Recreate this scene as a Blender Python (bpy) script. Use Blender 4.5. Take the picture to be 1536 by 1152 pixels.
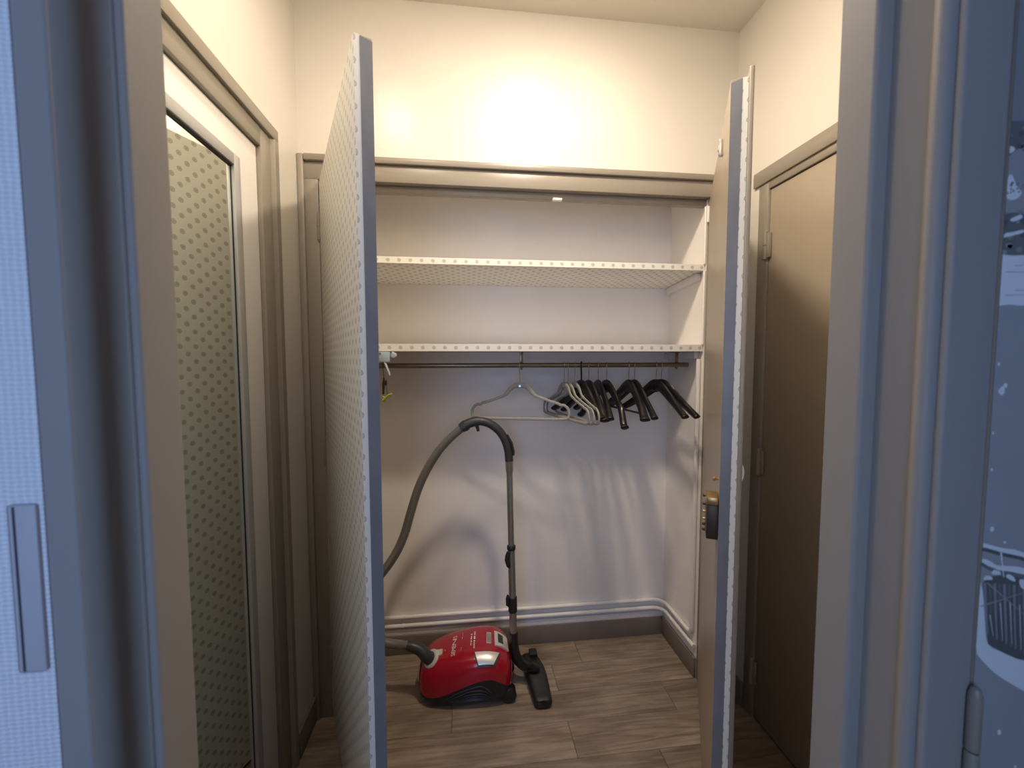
import bpy, bmesh, math, random
from mathutils import Vector, Matrix
random.seed(7)
for o in list(bpy.data.objects): bpy.data.objects.remove(o)
scene = bpy.context.scene
COL = scene.collection
H = 1.437            # eye height above the floor (m)
PI = math.pi

# ------------------------------------------------------------------ camera
cam_d = bpy.data.cameras.new('camera'); cam = bpy.data.objects.new('camera', cam_d); COL.objects.link(cam)
cam_d.sensor_width = 36; cam_d.lens = 613.4/1536*36; cam_d.clip_start = 0.02
yaw, pitch, roll = .1136, .0590, -.00175
f = Vector((math.sin(yaw)*math.cos(pitch), math.cos(yaw)*math.cos(pitch), -math.sin(pitch)))
rt = Vector((math.cos(yaw), -math.sin(yaw), 0)); up = rt.cross(f)
r2 = math.cos(roll)*rt+math.sin(roll)*up; u2 = -math.sin(roll)*rt+math.cos(roll)*up
m = Matrix((r2, u2, -f)).transposed().to_4x4(); m.translation = (0, 0, H); cam.matrix_world = m
cam_d.dof.use_dof = True; cam_d.dof.focus_distance = 1.6; cam_d.dof.aperture_fstop = 4.0
scene.camera = cam
# ------------------------------------------------------------------ world, daylight, exposure
scene.view_settings.view_transform = 'Standard'; scene.view_settings.look = 'None'
scene.view_settings.gamma = 1; scene.view_settings.use_curve_mapping = False
scene.view_settings.exposure = 0.1
w = bpy.data.worlds.new('sky'); scene.world = w; w.use_nodes = True
w.node_tree.nodes['Background'].inputs[0].default_value = (.50, .66, 1, 1)
w.node_tree.nodes['Background'].inputs[1].default_value = .6
ld = bpy.data.lights.new('window_daylight', 'AREA'); ld.shape = 'RECTANGLE'; ld.size = .86; ld.size_y = 1.3
ld.energy = 15; ld.color = (.38, .57, 1)
lo = bpy.data.objects.new('window_daylight', ld); COL.objects.link(lo)
lo.location = (-.45, -1.33, 1.50); lo.rotation_euler = (PI/2, 0, 0)     # shines along +y, in the window of the outer room
LAMP_POWER = 385.0      # emission of the globe
LAMP2_POWER = 200.0
SPOT_POWER = 1.6

# ------------------------------------------------------------------ materials
def new_mat(name):
    mt = bpy.data.materials.new(name); mt.use_nodes = True
    nt = mt.node_tree; return mt, nt, nt.nodes['Principled BSDF']
def paint(name, col, rough=.5, bump=.0, scale=60, var=.06, metal=0, coat=0, spec=.5):
    mt, nt, p = new_mat(name)
    p.inputs['Roughness'].default_value = rough; p.inputs['Metallic'].default_value = metal
    p.inputs['Coat Weight'].default_value = coat; p.inputs['Specular IOR Level'].default_value = spec
    tc = nt.nodes.new('ShaderNodeTexCoord')
    n = nt.nodes.new('ShaderNodeTexNoise'); n.inputs['Scale'].default_value = 7; n.inputs['Detail'].default_value = 5
    nt.links.new(tc.outputs['Object'], n.inputs['Vector'])
    mx = nt.nodes.new('ShaderNodeMix'); mx.data_type = 'RGBA'
    mx.inputs[6].default_value = (*[c*(1-var) for c in col], 1); mx.inputs[7].default_value = (*[min(1, c*(1+var)) for c in col], 1)
    nt.links.new(n.outputs['Fac'], mx.inputs[0]); nt.links.new(mx.outputs[2], p.inputs['Base Color'])
    if bump:
        n2 = nt.nodes.new('ShaderNodeTexNoise'); n2.inputs['Scale'].default_value = scale; n2.inputs['Detail'].default_value = 4
        nt.links.new(tc.outputs['Object'], n2.inputs['Vector'])
        b = nt.nodes.new('ShaderNodeBump'); b.inputs['Strength'].default_value = bump; b.inputs['Distance'].default_value = .004
        nt.links.new(n2.outputs['Fac'], b.inputs['Height']); nt.links.new(b.outputs['Normal'], p.inputs['Normal'])
    return mt
def paper_mat(name, ax, off=(0, 0), pitch=.0455, base=(.80, .775, .71), ink=(.43, .415, .36)):
    """white covering paper printed with staggered grey shell motifs; ax = the two object axes it is printed on"""
    mt, nt, p = new_mat(name); p.inputs['Roughness'].default_value = .42
    N = nt.nodes.new; L = nt.links.new
    tc = N('ShaderNodeTexCoord'); sx = N('ShaderNodeSeparateXYZ'); L(tc.outputs['Object'], sx.inputs[0])
    cb = N('ShaderNodeCombineXYZ'); L(sx.outputs[ax[0]], cb.inputs[0]); L(sx.outputs[ax[1]], cb.inputs[1])
    def vm(op, a, b=None, c=None):
        n = N('ShaderNodeVectorMath'); n.operation = op
        for i, v in enumerate((a, b, c)):
            if v is None: continue
            if isinstance(v, tuple): n.inputs[i].default_value = v
            else: L(v, n.inputs[i])
        return n
    def mm(op, a, b=None):
        n = N('ShaderNodeMath'); n.operation = op
        for i, v in enumerate((a, b)):
            if v is None: continue
            if isinstance(v, (int, float)): n.inputs[i].default_value = v
            else: L(v, n.inputs[i])
        return n.outputs[0]
    nz = N('ShaderNodeTexNoise'); nz.inputs['Scale'].default_value = 160; L(cb.outputs[0], nz.inputs['Vector'])
    nv = vm('MULTIPLY_ADD', nz.outputs['Color'], (.07, .07, 0), (-.035, -.035, 0))
    q = vm('MULTIPLY_ADD', cb.outputs[0], (1/pitch, 1/pitch, 0), (off[0]/pitch+.5, off[1]/pitch+.5, 0))
    q = vm('ADD', q.outputs[0], nv.outputs[0])
    ds = []
    for s in (0., .5):
        a = vm('ADD', q.outputs[0], (s, s, 0)); fr = vm('FRACTION', a.outputs[0]); c = vm('SUBTRACT', fr.outputs[0], (.5, .5, 0))
        ln = vm('LENGTH', c.outputs[0]); ds.append(ln.outputs['Value'])
    d = mm('MINIMUM', *ds)
    disc = mm('LESS_THAN', d, .165)
    ring = mm('ABSOLUTE', mm('SUBTRACT', d, .10)); ring = mm('LESS_THAN', ring, .022)
    fac = mm('SUBTRACT', mm('MULTIPLY', disc, .92), mm('MULTIPLY', mm('MULTIPLY', ring, disc), .38))
    mx = N('ShaderNodeMix'); mx.data_type = 'RGBA'; mx.inputs[6].default_value = (*base, 1); mx.inputs[7].default_value = (*ink, 1)
    L(fac, mx.inputs[0]); L(mx.outputs[2], p.inputs['Base Color'])
    return mt
def wood_mat():
    mt, nt, p = new_mat('plank_wood'); N = nt.nodes.new; L = nt.links.new
    p.inputs['Roughness'].default_value = .48
    tc = N('ShaderNodeTexCoord'); oi = N('ShaderNodeObjectInfo')
    mp = N('ShaderNodeMapping'); mp.inputs['Scale'].default_value = (2.2, 26, 26); L(tc.outputs['Object'], mp.inputs['Vector'])
    ml = N('ShaderNodeMath'); ml.operation = 'MULTIPLY'; ml.inputs[1].default_value = 40; L(oi.outputs['Random'], ml.inputs[0])
    cb = N('ShaderNodeCombineXYZ'); L(ml.outputs[0], cb.inputs[0]); L(ml.outputs[0], cb.inputs[1])
    ad = N('ShaderNodeVectorMath'); L(mp.outputs[0], ad.inputs[0]); L(cb.outputs[0], ad.inputs[1])
    n1 = N('ShaderNodeTexNoise'); n1.inputs['Scale'].default_value = 1.6; n1.inputs['Detail'].default_value = 9; n1.inputs['Distortion'].default_value = 1.2
    L(ad.outputs[0], n1.inputs['Vector'])
    mp2 = N('ShaderNodeMapping'); mp2.inputs['Scale'].default_value = (5, 9, 9); L(tc.outputs['Object'], mp2.inputs['Vector'])
    ad2 = N('ShaderNodeVectorMath'); L(mp2.outputs[0], ad2.inputs[0]); L(cb.outputs[0], ad2.inputs[1])
    n2 = N('ShaderNodeTexNoise'); n2.inputs['Scale'].default_value = 1; n2.inputs['Detail'].default_value = 4; L(ad2.outputs[0], n2.inputs['Vector'])
    mxf = N('ShaderNodeMath'); mxf.operation = 'MULTIPLY_ADD'; mxf.inputs[1].default_value = .5
    L(n2.outputs['Fac'], mxf.inputs[0]); h = N('ShaderNodeMath'); h.operation = 'MULTIPLY'; h.inputs[1].default_value = .6; L(n1.outputs['Fac'], h.inputs[0]); L(h.outputs[0], mxf.inputs[2])
    cr = N('ShaderNodeValToRGB'); e = cr.color_ramp.elements
    e[0].position = .38; e[0].color = (.150, .108, .076, 1); e[1].position = .72; e[1].color = (.370, .290, .222, 1)
    x = cr.color_ramp.elements.new(.55); x.color = (.250, .186, .137, 1)
    L(mxf.outputs[0], cr.inputs[0])
    hs = N('ShaderNodeHueSaturation'); L(cr.outputs[0], hs.inputs['Color'])
    v = N('ShaderNodeMath'); v.operation = 'MULTIPLY_ADD'; v.inputs[1].default_value = .25; v.inputs[2].default_value = .88; L(oi.outputs['Random'], v.inputs[0]); L(v.outputs[0], hs.inputs['Value'])
    L(hs.outputs[0], p.inputs['Base Color'])
    b = N('ShaderNodeBump'); b.inputs['Strength'].default_value = .25; b.inputs['Distance'].default_value = .002
    L(n1.outputs['Fac'], b.inputs['Height']); L(b.outputs[0], p.inputs['Normal'])
    return mt
def woven_mat():
    mt, nt, p = new_mat('woven_wallpaper'); N = nt.nodes.new; L = nt.links.new
    p.inputs['Roughness'].default_value = .8
    tc = N('ShaderNodeTexCoord'); nz = N('ShaderNodeTexNoise'); nz.inputs['Scale'].default_value = 90; L(tc.outputs['Object'], nz.inputs['Vector'])
    vm = N('ShaderNodeVectorMath'); vm.operation = 'MULTIPLY_ADD'; vm.inputs[1].default_value = (.0030,)*3; L(nz.outputs['Color'], vm.inputs[0]); L(tc.outputs['Object'], vm.inputs[2])
    sp = N('ShaderNodeSeparateXYZ'); L(vm.outputs[0], sp.inputs[0])
    def sn(o, k):
        a = N('ShaderNodeMath'); a.operation = 'MULTIPLY'; a.inputs[1].default_value = k; L(o, a.inputs[0])
        s = N('ShaderNodeMath'); s.operation = 'SINE'; L(a.outputs[0], s.inputs[0]); return s.outputs[0]
    mu = N('ShaderNodeMath'); mu.operation = 'MULTIPLY_ADD'; mu.inputs[1].default_value = .5; L(sn(sp.outputs[0], 2*PI/.0066), mu.inputs[0])
    h2 = N('ShaderNodeMath'); h2.operation = 'MULTIPLY'; h2.inputs[1].default_value = .5; L(sn(sp.outputs[2], 2*PI/.0046), h2.inputs[0]); L(h2.outputs[0], mu.inputs[2])
    mr = N('ShaderNodeMapRange'); mr.inputs['From Min'].default_value = -1; L(mu.outputs[0], mr.inputs['Value'])
    cr = N('ShaderNodeMix'); cr.data_type = 'RGBA'; cr.inputs[6].default_value = (.70, .72, .76, 1); cr.inputs[7].default_value = (.93, .93, .93, 1)
    L(mr.outputs[0], cr.inputs[0]); L(cr.outputs[2], p.inputs['Base Color'])
    b = N('ShaderNodeBump'); b.inputs['Strength'].default_value = .7; b.inputs['Distance'].default_value = .002; L(mr.outputs[0], b.inputs['Height']); L(b.outputs[0], p.inputs['Normal'])
    return mt
def emit(name, col, s):
    mt, nt, p = new_mat(name); p.inputs['Base Color'].default_value = (*col, 1)
    p.inputs['Emission Color'].default_value = (*col, 1); p.inputs['Emission Strength'].default_value = s; return mt
M = dict(
    wall=paint('cream_wall_paint', (.71, .668, .605), .30, .10, 90, .02),
    ceil=paint('ceiling_paint', (.80, .75, .68), .8, .05, 60, .02),
    closet=paint('white_closet_paint', (.90, .855, .80), .55, .12, 40, .03),
    white=paint('white_gloss_paint', (.86, .82, .78), .35, .03, 60, .02),
    taupe=paint('taupe_gloss_paint', (.40, .335, .26), .36, .06, 35, .05),
    taupe_frame=paint('taupe_frame_paint', (.285, .250, .205), .34, .05, 30, .05),
    near=paint('grey_taupe_frame_paint', (.32, .30, .28), .55, .05, 30, .05, spec=.25),
    skirt=paint('skirting_paint', (.20, .165, .135), .45, .05, 40, .05),
    edge=paint('grey_edge_paint', (.185, .19, .21), .42, .25, 25, .10),
    alu=paint('brushed_metal_frame', (.50, .49, .49), .42, 0, 60, .03, metal=.35),
    gasket=paint('gasket_and_gap_shade', (.03, .03, .03), .6),
    chrome=paint('chrome', (.62, .60, .56), .22, metal=1, var=.02),
    rod=paint('rod_bronze', (.26, .205, .145), .30, metal=.85, var=.1),
    brass=paint('worn_brass', (.55, .36, .14), .32, metal=.9, var=.2),
    lockdark=paint('lock_blackened_metal', (.075, .055, .038), .45, metal=.6, var=.2),
    black=paint('black_gloss_plastic', (.012, .011, .011), .28, var=.1),
    blackmat=paint('black_matt_plastic', (.014, .0135, .0135), .50, var=.1),
    greyh=paint('grey_velvet_plastic', (.33, .315, .28), .55, var=.05),
    red=paint('red_gloss_plastic', (.37, .002, .016), .22, var=.04, coat=.5),
    silver=paint('silver_plastic', (.72, .70, .66), .32, metal=.35, var=.03),
    hose=paint('hose_grey_plastic', (.19, .178, .16), .36, var=.06),
    handle=paint('dark_grey_plastic', (.038, .037, .036), .42, var=.06),
    tube=paint('wand_metal', (.36, .34, .31), .30, metal=.8, var=.04),
    ink=paint('white_lettering', (.80, .70, .68), .5),
    blue=paint('pale_blue_plastic', (.42, .52, .62), .4, var=.04),
    lime=paint('lime_plastic', (.36, .37, .05), .4, var=.1),
    plate=paint('grey_plate_plastic', (.52, .50, .52), .55, var=.03),
    slot=paint('plate_slot', (.05, .05, .07), .6),
    wood=wood_mat(), woven=woven_mat(),
    p_asph=paint('print_grey_ground', (.36, .36, .365), .35, 0, 60, .12),
    p_dark=paint('print_dark_rock', (.11, .115, .12), .35, 0, 60, .3),
    p_snow=paint('print_snow', (.80, .82, .84), .35, 0, 60, .08),
    p_wood=paint('print_fence_wood', (.16, .165, .165), .35, 0, 60, .3),
    p_mid=paint('print_mid_grey', (.27, .275, .285), .35, 0, 60, .25),
    pap_door=paper_mat('patterned_paper_door', (0, 2)),
    pap_edge=paper_mat('patterned_paper_edge', (1, 2), (.004, 0)),
    pap_under=paper_mat('patterned_paper_shelf', (0, 1)),
    pap_front=paper_mat('patterned_paper_shelf_edge', (0, 2), (0, 0), .0435),
    outer_wall=paint('outer_room_wall', (.70, .70, .70), .8), outer_floor=paint('outer_room_floor', (.25, .2, .16), .5),
)
mt, nt, p = new_mat('mirror_glass'); p.inputs['Metallic'].default_value = 1; p.inputs['Roughness'].default_value = .015
p.inputs['Base Color'].default_value = (.86, .905, .85, 1); M['mirror'] = mt
M['globe'] = emit('lamp_globe', (1, .85, .665), LAMP_POWER)

# ------------------------------------------------------------------ helpers
ORIG = {}
class B:
    def __init__(s): s.bm = bmesh.new()
    def box(s, x0, x1, y0, y1, z0, z1, bev=0, seg=2):
        t = bmesh.new(); bmesh.ops.create_cube(t, size=1)
        for v in t.verts: v.co = Vector(((x0+x1)/2+v.co.x*(x1-x0), (y0+y1)/2+v.co.y*(y1-y0), (z0+z1)/2+v.co.z*(z1-z0)))
        if bev: bmesh.ops.bevel(t, geom=t.edges[:], offset=bev, segments=seg, affect='EDGES', profile=.5)
        s.merge(t); return s
    def merge(s, t):
        me = bpy.data.meshes.new('tmp'); t.to_mesh(me); t.free(); s.bm.from_mesh(me); bpy.data.meshes.remove(me)
    def tube(s, pts, r, n=12, closed=False, up=None, cap=True):
        """sweep along pts; r: number, list of numbers or list of (side, normal) radii"""
        pts = [Vector(q) for q in pts]; k = len(pts)
        rs = r if isinstance(r, list) else [r]*k
        tang = []
        for i in range(k):
            a = pts[i-1] if (i or closed) else pts[0]; b = pts[(i+1) % k] if (i < k-1 or closed) else pts[-1]
            tang.append((b-a).normalized())
        nrm = Vector(up) if up else (Vector((0, 0, 1)) if abs(tang[0].z) < .9 else Vector((1, 0, 0)))
        rings = []
        for i in range(k):
            t = tang[i]; q = (Vector(up) if up else nrm); q = (q-t*q.dot(t)).normalized(); nrm = q; sd = t.cross(q)
            ra, rb = rs[i] if isinstance(rs[i], tuple) else (rs[i], rs[i])
            rings.append([s.bm.verts.new(pts[i]+sd*ra*math.cos(2*PI*j/n)+q*rb*math.sin(2*PI*j/n)) for j in range(n)])
        for i in range(k if closed else k-1):
            a, b = rings[i], rings[(i+1) % k]
            for j in range(n): s.bm.faces.new((a[j], a[(j+1) % n], b[(j+1) % n], b[j]))
        if cap and not closed: s.bm.faces.new(rings[0][::-1]); s.bm.faces.new(rings[-1])
        return s
    def cyl(s, p0, p1, r0, r1=None, n=20): return s.tube([p0, p1], [r0, r0 if r1 is None else r1], n)
    def prism(s, poly, axis, a, b, bev=0):
        """polygon in the two other axes, extruded from a to b along axis"""
        t = bmesh.new(); mk = {'x': lambda q, c: (c, q[0], q[1]), 'y': lambda q, c: (q[0], c, q[1]), 'z': lambda q, c: (q[0], q[1], c)}[axis]
        va = [t.verts.new(mk(q, a)) for q in poly]; vb = [t.verts.new(mk(q, b)) for q in poly]; n = len(poly)
        t.faces.new(va); t.faces.new(vb[::-1])
        for i in range(n): t.faces.new((va[i], vb[i], vb[(i+1) % n], va[(i+1) % n]))
        bmesh.ops.recalc_face_normals(t, faces=t.faces[:])
        if bev: bmesh.ops.bevel(t, geom=t.edges[:], offset=bev, segments=2, affect='EDGES', profile=.5)
        s.merge(t); return s
    def grid(s, fn, nu, nv, wrap=False):
        vs = [[s.bm.verts.new(fn(i/(nu-1), j/(nv if wrap else nv-1))) for j in range(nv)] for i in range(nu)]
        for i in range(nu-1):
            for j in range(nv if wrap else nv-1): s.bm.faces.new((vs[i][j], vs[i+1][j], vs[i+1][(j+1) % nv], vs[i][(j+1) % nv]))
        return vs
    def build(s, name, mat, parent=None, local=False, flat=False, fix=True, kind=None, angle=.6):
        if fix: bmesh.ops.recalc_face_normals(s.bm, faces=s.bm.faces[:])
        off = ORIG.get(parent.name, Vector()) if parent and not local else Vector()
        for v in s.bm.verts: v.co -= off
        me = bpy.data.meshes.new(name); s.bm.to_mesh(me); s.bm.free()
        me.polygons.foreach_set('use_smooth', [not flat]*len(me.polygons))
        if not flat: me.set_sharp_from_angle(angle=angle)
        for x in (mat if isinstance(mat, list) else [mat]): me.materials.append(M[x] if isinstance(x, str) else x)
        o = bpy.data.objects.new(name, me); COL.objects.link(o)
        if parent: o.parent = parent; ORIG[o.name] = off
        if kind: o['kind'] = kind
        return o
def thing(name, label, cat, loc, rz=0, group=None, kind=None):
    o = bpy.data.objects.new(name, None); COL.objects.link(o); o.location = loc; o.rotation_euler = (0, 0, rz); o.empty_display_size = .05
    tag(o, label, cat, group, kind); ORIG[o.name] = Vector(loc); return o
def tag(o, label=None, cat=None, group=None, kind=None):
    if label: o['label'] = label
    if cat: o['category'] = cat
    if group: o['group'] = group
    if kind: o['kind'] = kind
    return o
def spline(pts, n=10, closed=False):
    P = [Vector(q) for q in pts]; out = []; k = len(P)
    for i in range(k if closed else k-1):
        p1, p2 = P[i], P[(i+1) % k]
        p0 = P[i-1] if (i or closed) else p1*2-p2
        p3 = P[(i+2) % k] if (closed or i+2 < k) else p2*2-p1
        for j in range(n):
            t = j/n; out.append(.5*((2*p1)+(p2-p0)*t+(2*p0-5*p1+4*p2-p3)*t*t+(3*p1-p0-3*p2+p3)*t**3))
    if not closed: out.append(P[-1])
    return out
def structure(name, b, mat, label, parent=None, **k):
    return tag(b.build(name, mat, parent, **k), label, None, None, 'structure')

# ================================================================== THE SETTING
XL, XR, YF, YB = -.612, 1.134, 1.65, 1.975     # vestibule side walls, wall with the closet, closet back wall
CL, CR = -.575, 1.023                          # closet inside
CEIL = H+1.346
# floor with single planks
floor = structure('floor', B().box(-.75, 1.25, .40, 2.08, -.06, -.006), 'skirt', 'brown wood-look plank floor of the hallway and closet')
rows = [(1.818, 1.978, [.54]), (1.666, 1.818, [.391]), (1.513, 1.666, [.855, -.065]), (1.36, 1.513, [.393])]
yy = 1.36; sh = [.70, -.22, .1, .62, .25, .8]
for i in range(6): rows.append((yy-.152, yy, [sh[i], sh[i]-.92])); yy -= .152
for y0, y1, js in rows:
    xs = sorted([-.72, 1.2]+[j for j in js if -.70 < j < 1.15])
    for a, b in zip(xs, xs[1:]):
        pl = B().box(-(b-a)/2+.0006, (b-a)/2-.0006, -(y1-y0)/2+.0005, (y1-y0)/2-.0005, -.006, 0, .0009, 1).build('plank', 'wood', floor, local=True)
        pl.location = ((a+b)/2, (y0+y1)/2, 0)
structure('ceiling', B().box(-.75, 1.25, .43, 1.80, CEIL, CEIL+.06), 'ceil', 'off-white ceiling of the small hallway')
wf = B(); wf.box(-.75, 1.25, YF, YF+.05, H+.69, CEIL); wf.box(-.75, -.552, YF, YF+.05, 0, H+.69); wf.box(1.034, 1.25, YF, YF+.05, 0, H+.69)
structure('wall_front', wf, 'wall', 'cream wall above and beside the built-in closet')
wl = B(); wl.box(-.75, XL, 1.40, YF, 0, CEIL); wl.box(-.75, XL, .51, 1.40, H+.70, CEIL); wl.box(-.75, XL, .51, .53, 0, H+.70); wl.box(-.78, -.70, .53, 1.40, 0, H+.7)
structure('wall_left', wl, 'wall', 'cream wall on the left around the mirrored door')
wr = B(); wr.box(XR, 1.25, 1.47, YF, 0, CEIL); wr.box(XR, 1.25, .51, 1.47, H+.66, CEIL); wr.box(XR, 1.25, .51, .60, 0, H+.66); wr.box(1.19, 1.27, .60, 1.47, 0, H+.66)
structure('wall_right', wr, 'wall', 'cream wall on the right around the taupe door')
# closet shell
structure('wall_closet_back', B().box(-.66, 1.10, YB, YB+.06, 0, 2.40), 'closet', 'white painted back wall inside the closet')
structure('wall_closet_left', B().box(-.66, CL, YF+.05, YB, 0, 2.40), 'closet', 'white painted left wall inside the closet')
structure('wall_closet_right', B().box(CR, 1.10, YF+.012, YB, 0, 2.40), 'closet', 'white painted right wall inside the closet')
structure('ceiling_closet', B().box(CL, CR, YF+.05, YB, 2.32, 2.40), 'closet', 'white painted top inside the closet')
structure('baseboard_closet_back', B().box(CL, CR, YB-.012, YB, 0, .094, .003), 'skirt', 'dark taupe skirting along the closet back wall')
structure('baseboard_closet_right', B().box(CR-.012, CR, YF+.012, YB-.012, 0, .094, .003), 'skirt', 'dark taupe skirting along the closet right wall')
structure('trim_1', B().box(CL, CR-.001, YB-.008, YB, .094, .126, .003), 'white', 'white painted ledge strip above the closet skirting')
structure('baseboard_left', B().box(XL, XL+.012, 1.47, YF, 0, .10, .003), 'skirt', 'dark skirting beside the left closet door')
structure('baseboard_right', B().box(XR-.012, XR, 1.50, YF, 0, .10, .003), 'skirt', 'dark skirting between the closet and the right door')

# closet frame
fr = thing('trim_2', 'taupe painted wooden frame around the closet opening', None, (.24, YF, 0), kind='structure')
B().box(-.590, -.541, 1.640, 1.70, 0, H+.675, .002).build('stile', 'taupe_frame', fr)
B().box(-.612, -.588, 1.628, 1.655, 0, H+.763, .006).build('moulding', 'taupe_frame', fr)
B().box(1.023, 1.062, 1.640, 1.662, 0, H+.675, .002).build('stile', 'taupe_frame', fr)
B().box(1.060, 1.084, 1.628, 1.655, 0, H+.763, .006).build('moulding', 'taupe_frame', fr)
B().box(-.590, 1.062, 1.640, 1.70, H+.675, H+.737, .002).build('header_board', 'taupe_frame', fr)
B().box(-.588, 1.060, 1.626, 1.655, H+.738, H+.763, .006).build('moulding', 'taupe_frame', fr)
B().box(-.541, 1.023, 1.672, 1.70, H+.650, H+.675, .001).build('stop_strip', 'taupe_frame', fr)
B().box(-.541, -.5405+.004, 1.655, 1.66, H+.05, H+.668).build('gap_shade_strip', 'gasket', fr)  # solid black strip painting in the shade of the hinge-side door gap
c = B(); c.box(.356, .394, 1.655, 1.672, H+.641, H+.651, .002); c.cyl((.362, 1.653, H+.646), (.362, 1.656, H+.646), .003, n=8); c.cyl((.388, 1.653, H+.646), (.388, 1.656, H+.646), .003, n=8)
c.build('magnetic_catch', 'white', fr)

# left door: white leaf with a mirror, in a taupe casing
d1 = thing('door_1', 'white door with a large metal-framed mirror in taupe casing on the left', None, (XL, .96, 0), kind='structure')
zt = H+.648
B().box(-.662, XL+.002, 1.357, 1.425, 0, H+.715, .003).build('jamb', 'taupe_frame', d1)
B().box(-.662, XL+.002, .545, .57, 0, H+.715, .003).build('jamb', 'taupe_frame', d1)
B().box(-.662, XL+.002, .57, 1.357, zt, H+.715, .003).build('lintel', 'taupe_frame', d1)
cs = B(); cs.prism([(0, 0), (.006, -.002), (.020, -.014), (.045, -.014), (.045, 0)], 'z', 0, H+.742)
for v in cs.bm.verts: v.co = Vector((XL-.002-v.co.y, 1.411+v.co.x, v.co.z))
cs.build('casing', 'taupe_frame', d1)
B().box(XL-.002, XL+.0128, .52, 1.4580, H+.705, H+.7435, .004).build('casing', 'taupe_frame', d1)
B().box(-.662, -.623, .574, 1.354, .008, zt-.003, .002).build('leaf', 'white', d1)
my0, my1, mz0, mz1 = .69, 1.2376, .16, H+.555
mf = thing('mirror_panel', None, None, (0, 0, 0)); mf.parent = d1; ORIG[mf.name] = ORIG[d1.name].copy()
mf = B().box(-.6225, -.6215, my0+.02, my1-.02, mz0+.02, mz1-.02).build('mirror', 'mirror', d1, flat=True)
bpy.data.objects.remove(bpy.data.objects['mirror_panel'])
fw = .030
for a in ((my1-fw, my1, mz0, mz1), (my0, my0+fw, mz0, mz1), (my0+fw, my1-fw, mz1-fw, mz1), (my0+fw, my1-fw, mz0, mz0+fw)):
    B().box(-.623, -.611, *a, .0015).build('mirror_frame', 'alu', d1)
for a in ((my1-fw-.0015, my1-fw+.001, mz0+fw, mz1-fw), (my0+fw-.001, my0+fw+.004, mz0+fw, mz1-fw), (my0+fw, my1-fw, mz1-fw-.004, mz1-fw+.001)):
    B().box(-.622, -.6165 if a[3]-a[2] < .1 else -.6198, *a).build('gasket', 'gasket', d1)

# right door: taupe
d2 = thing('door_2', 'plain taupe door with painted hinges in the right wall', None, (XR, 1.05, 0), kind='structure')
B().box(XR-.004, 1.18, 1.446, 1.4974, 0, H+.705, .003).build('jamb', 'taupe_frame', d2)
B().box(XR-.004, 1.18, .60, .64, 0, H+.705, .003).build('jamb', 'taupe_frame', d2)
B().box(XR-.004, 1.18, .64, 1.446, H+.635, H+.668, .003).build('lintel', 'taupe_frame', d2)
B().box(XR-.012, XR+.002, .56, 1.522, H+.662, H+.717, .004).build('casing', 'taupe_frame', d2)
B().box(XR+.004, 1.178, .645, 1.444, .008, H+.632, .002).build('leaf', 'taupe', d2)
for z in (.4265, -.3976, -1.243):
    hb = B(); y = 1.449; x = XR-.008
    hb.tube([(x, y, H+z-.052), (x, y, H+z-.050), (x, y, H+z-.003), (x, y, H+z-.002)], [.004, .0075, .0075, .0075], 12)
    hb.tube([(x, y, H+z+.002), (x, y, H+z+.003), (x, y, H+z+.050), (x, y, H+z+.053)], [.0075, .0075, .0075, .004], 12)
    hb.cyl((x, y, H+z-.003), (x, y, H+z+.003), .005, n=10)
    hb.box(x, x+.010, y-.02, y+.02, H+z-.045, H+z+.045, .001)
    hb.build('hinge', 'taupe_frame', d2)

# near doorway frame (between the outer room and the hallway)
YO = .43
wn = B(); wn.box(-2.0, -.400, YO, .51, 0, 2.70); wn.box(.565, 2.2, YO, .51, 0, 2.70); wn.box(-.400, .565, YO, .51, 2.10, 2.70)
structure('wall_entry', wn, 'woven', 'pale woven wallpaper on the wall around the near doorway')
d3 = thing('trim_3', 'grey-taupe painted door frame standing closest to the camera', None, (.08, .47, 0), kind='structure')
ztop = 2.07
def jamb(poly): return B().prism(poly, 'z', 0, ztop)
def arc(cx, cy, r, a0, a1, n=7): return [(cx+r*math.cos(math.radians(a0+(a1-a0)*i/(n-1))), cy+r*math.sin(math.radians(a0+(a1-a0)*i/(n-1)))) for i in range(n)]
right_stop = [(.57, .523), (.507, .523)]+arc(.513, .478, .006, 180, 270)+[(.57, .472)]
jamb(right_stop).build('door_stop', 'near', d3)
right_reb = [(.58, .474), (.528, .474), (.528, .428)]+arc(.5325, .4185, .0095, 160, 275, 9)+[(.58, .4095)]
jamb(right_reb).build('jamb', 'near', d3)
right_cas = [(.545, .431), (.5345, .406)]+arc(.5385, .404, .004, 180, 270, 4)+[(.592, .400)]+arc(.592, .404, .004, 270, 360, 4)+[(.596, .431)]
jamb(right_cas).build('casing', 'near', d3)
left_stop = [(-.41, .523), (-.335, .523)]+arc(-.339, .472, .004, 0, -90, 4)+[(-.342, .468)]+arc(-.3455, .468, .0028, 0, -180, 7)+[(-.349, .468), (-.366, .4675), (-.378, .4635), (-.388, .4560), (-.398, .4475), (-.41, .447)]
jamb(left_stop).build('door_stop', 'near', d3)
jamb([(-.3998, .431), (-.397, .431), (-.397, .452), (-.3998, .452)]).build('jamb', 'near', d3)
left_cas = [(-.377, .431), (-.360, .4165)]+arc(-.3565, .4125, .004, -20, -90, 6)+[(-.377, .4085)]+arc(-.377, .4125, .004, 270, 180, 4)+[(-.381, .431)]
jamb(left_cas).build('casing', 'near', d3)
B().box(-.40, .56, .425, .523, 2.05, 2.105, .004).build('lintel', 'near', d3)
B().box(-.40, .60, .405, .431, 2.06, 2.13, .004).build('casing', 'near', d3)

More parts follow.
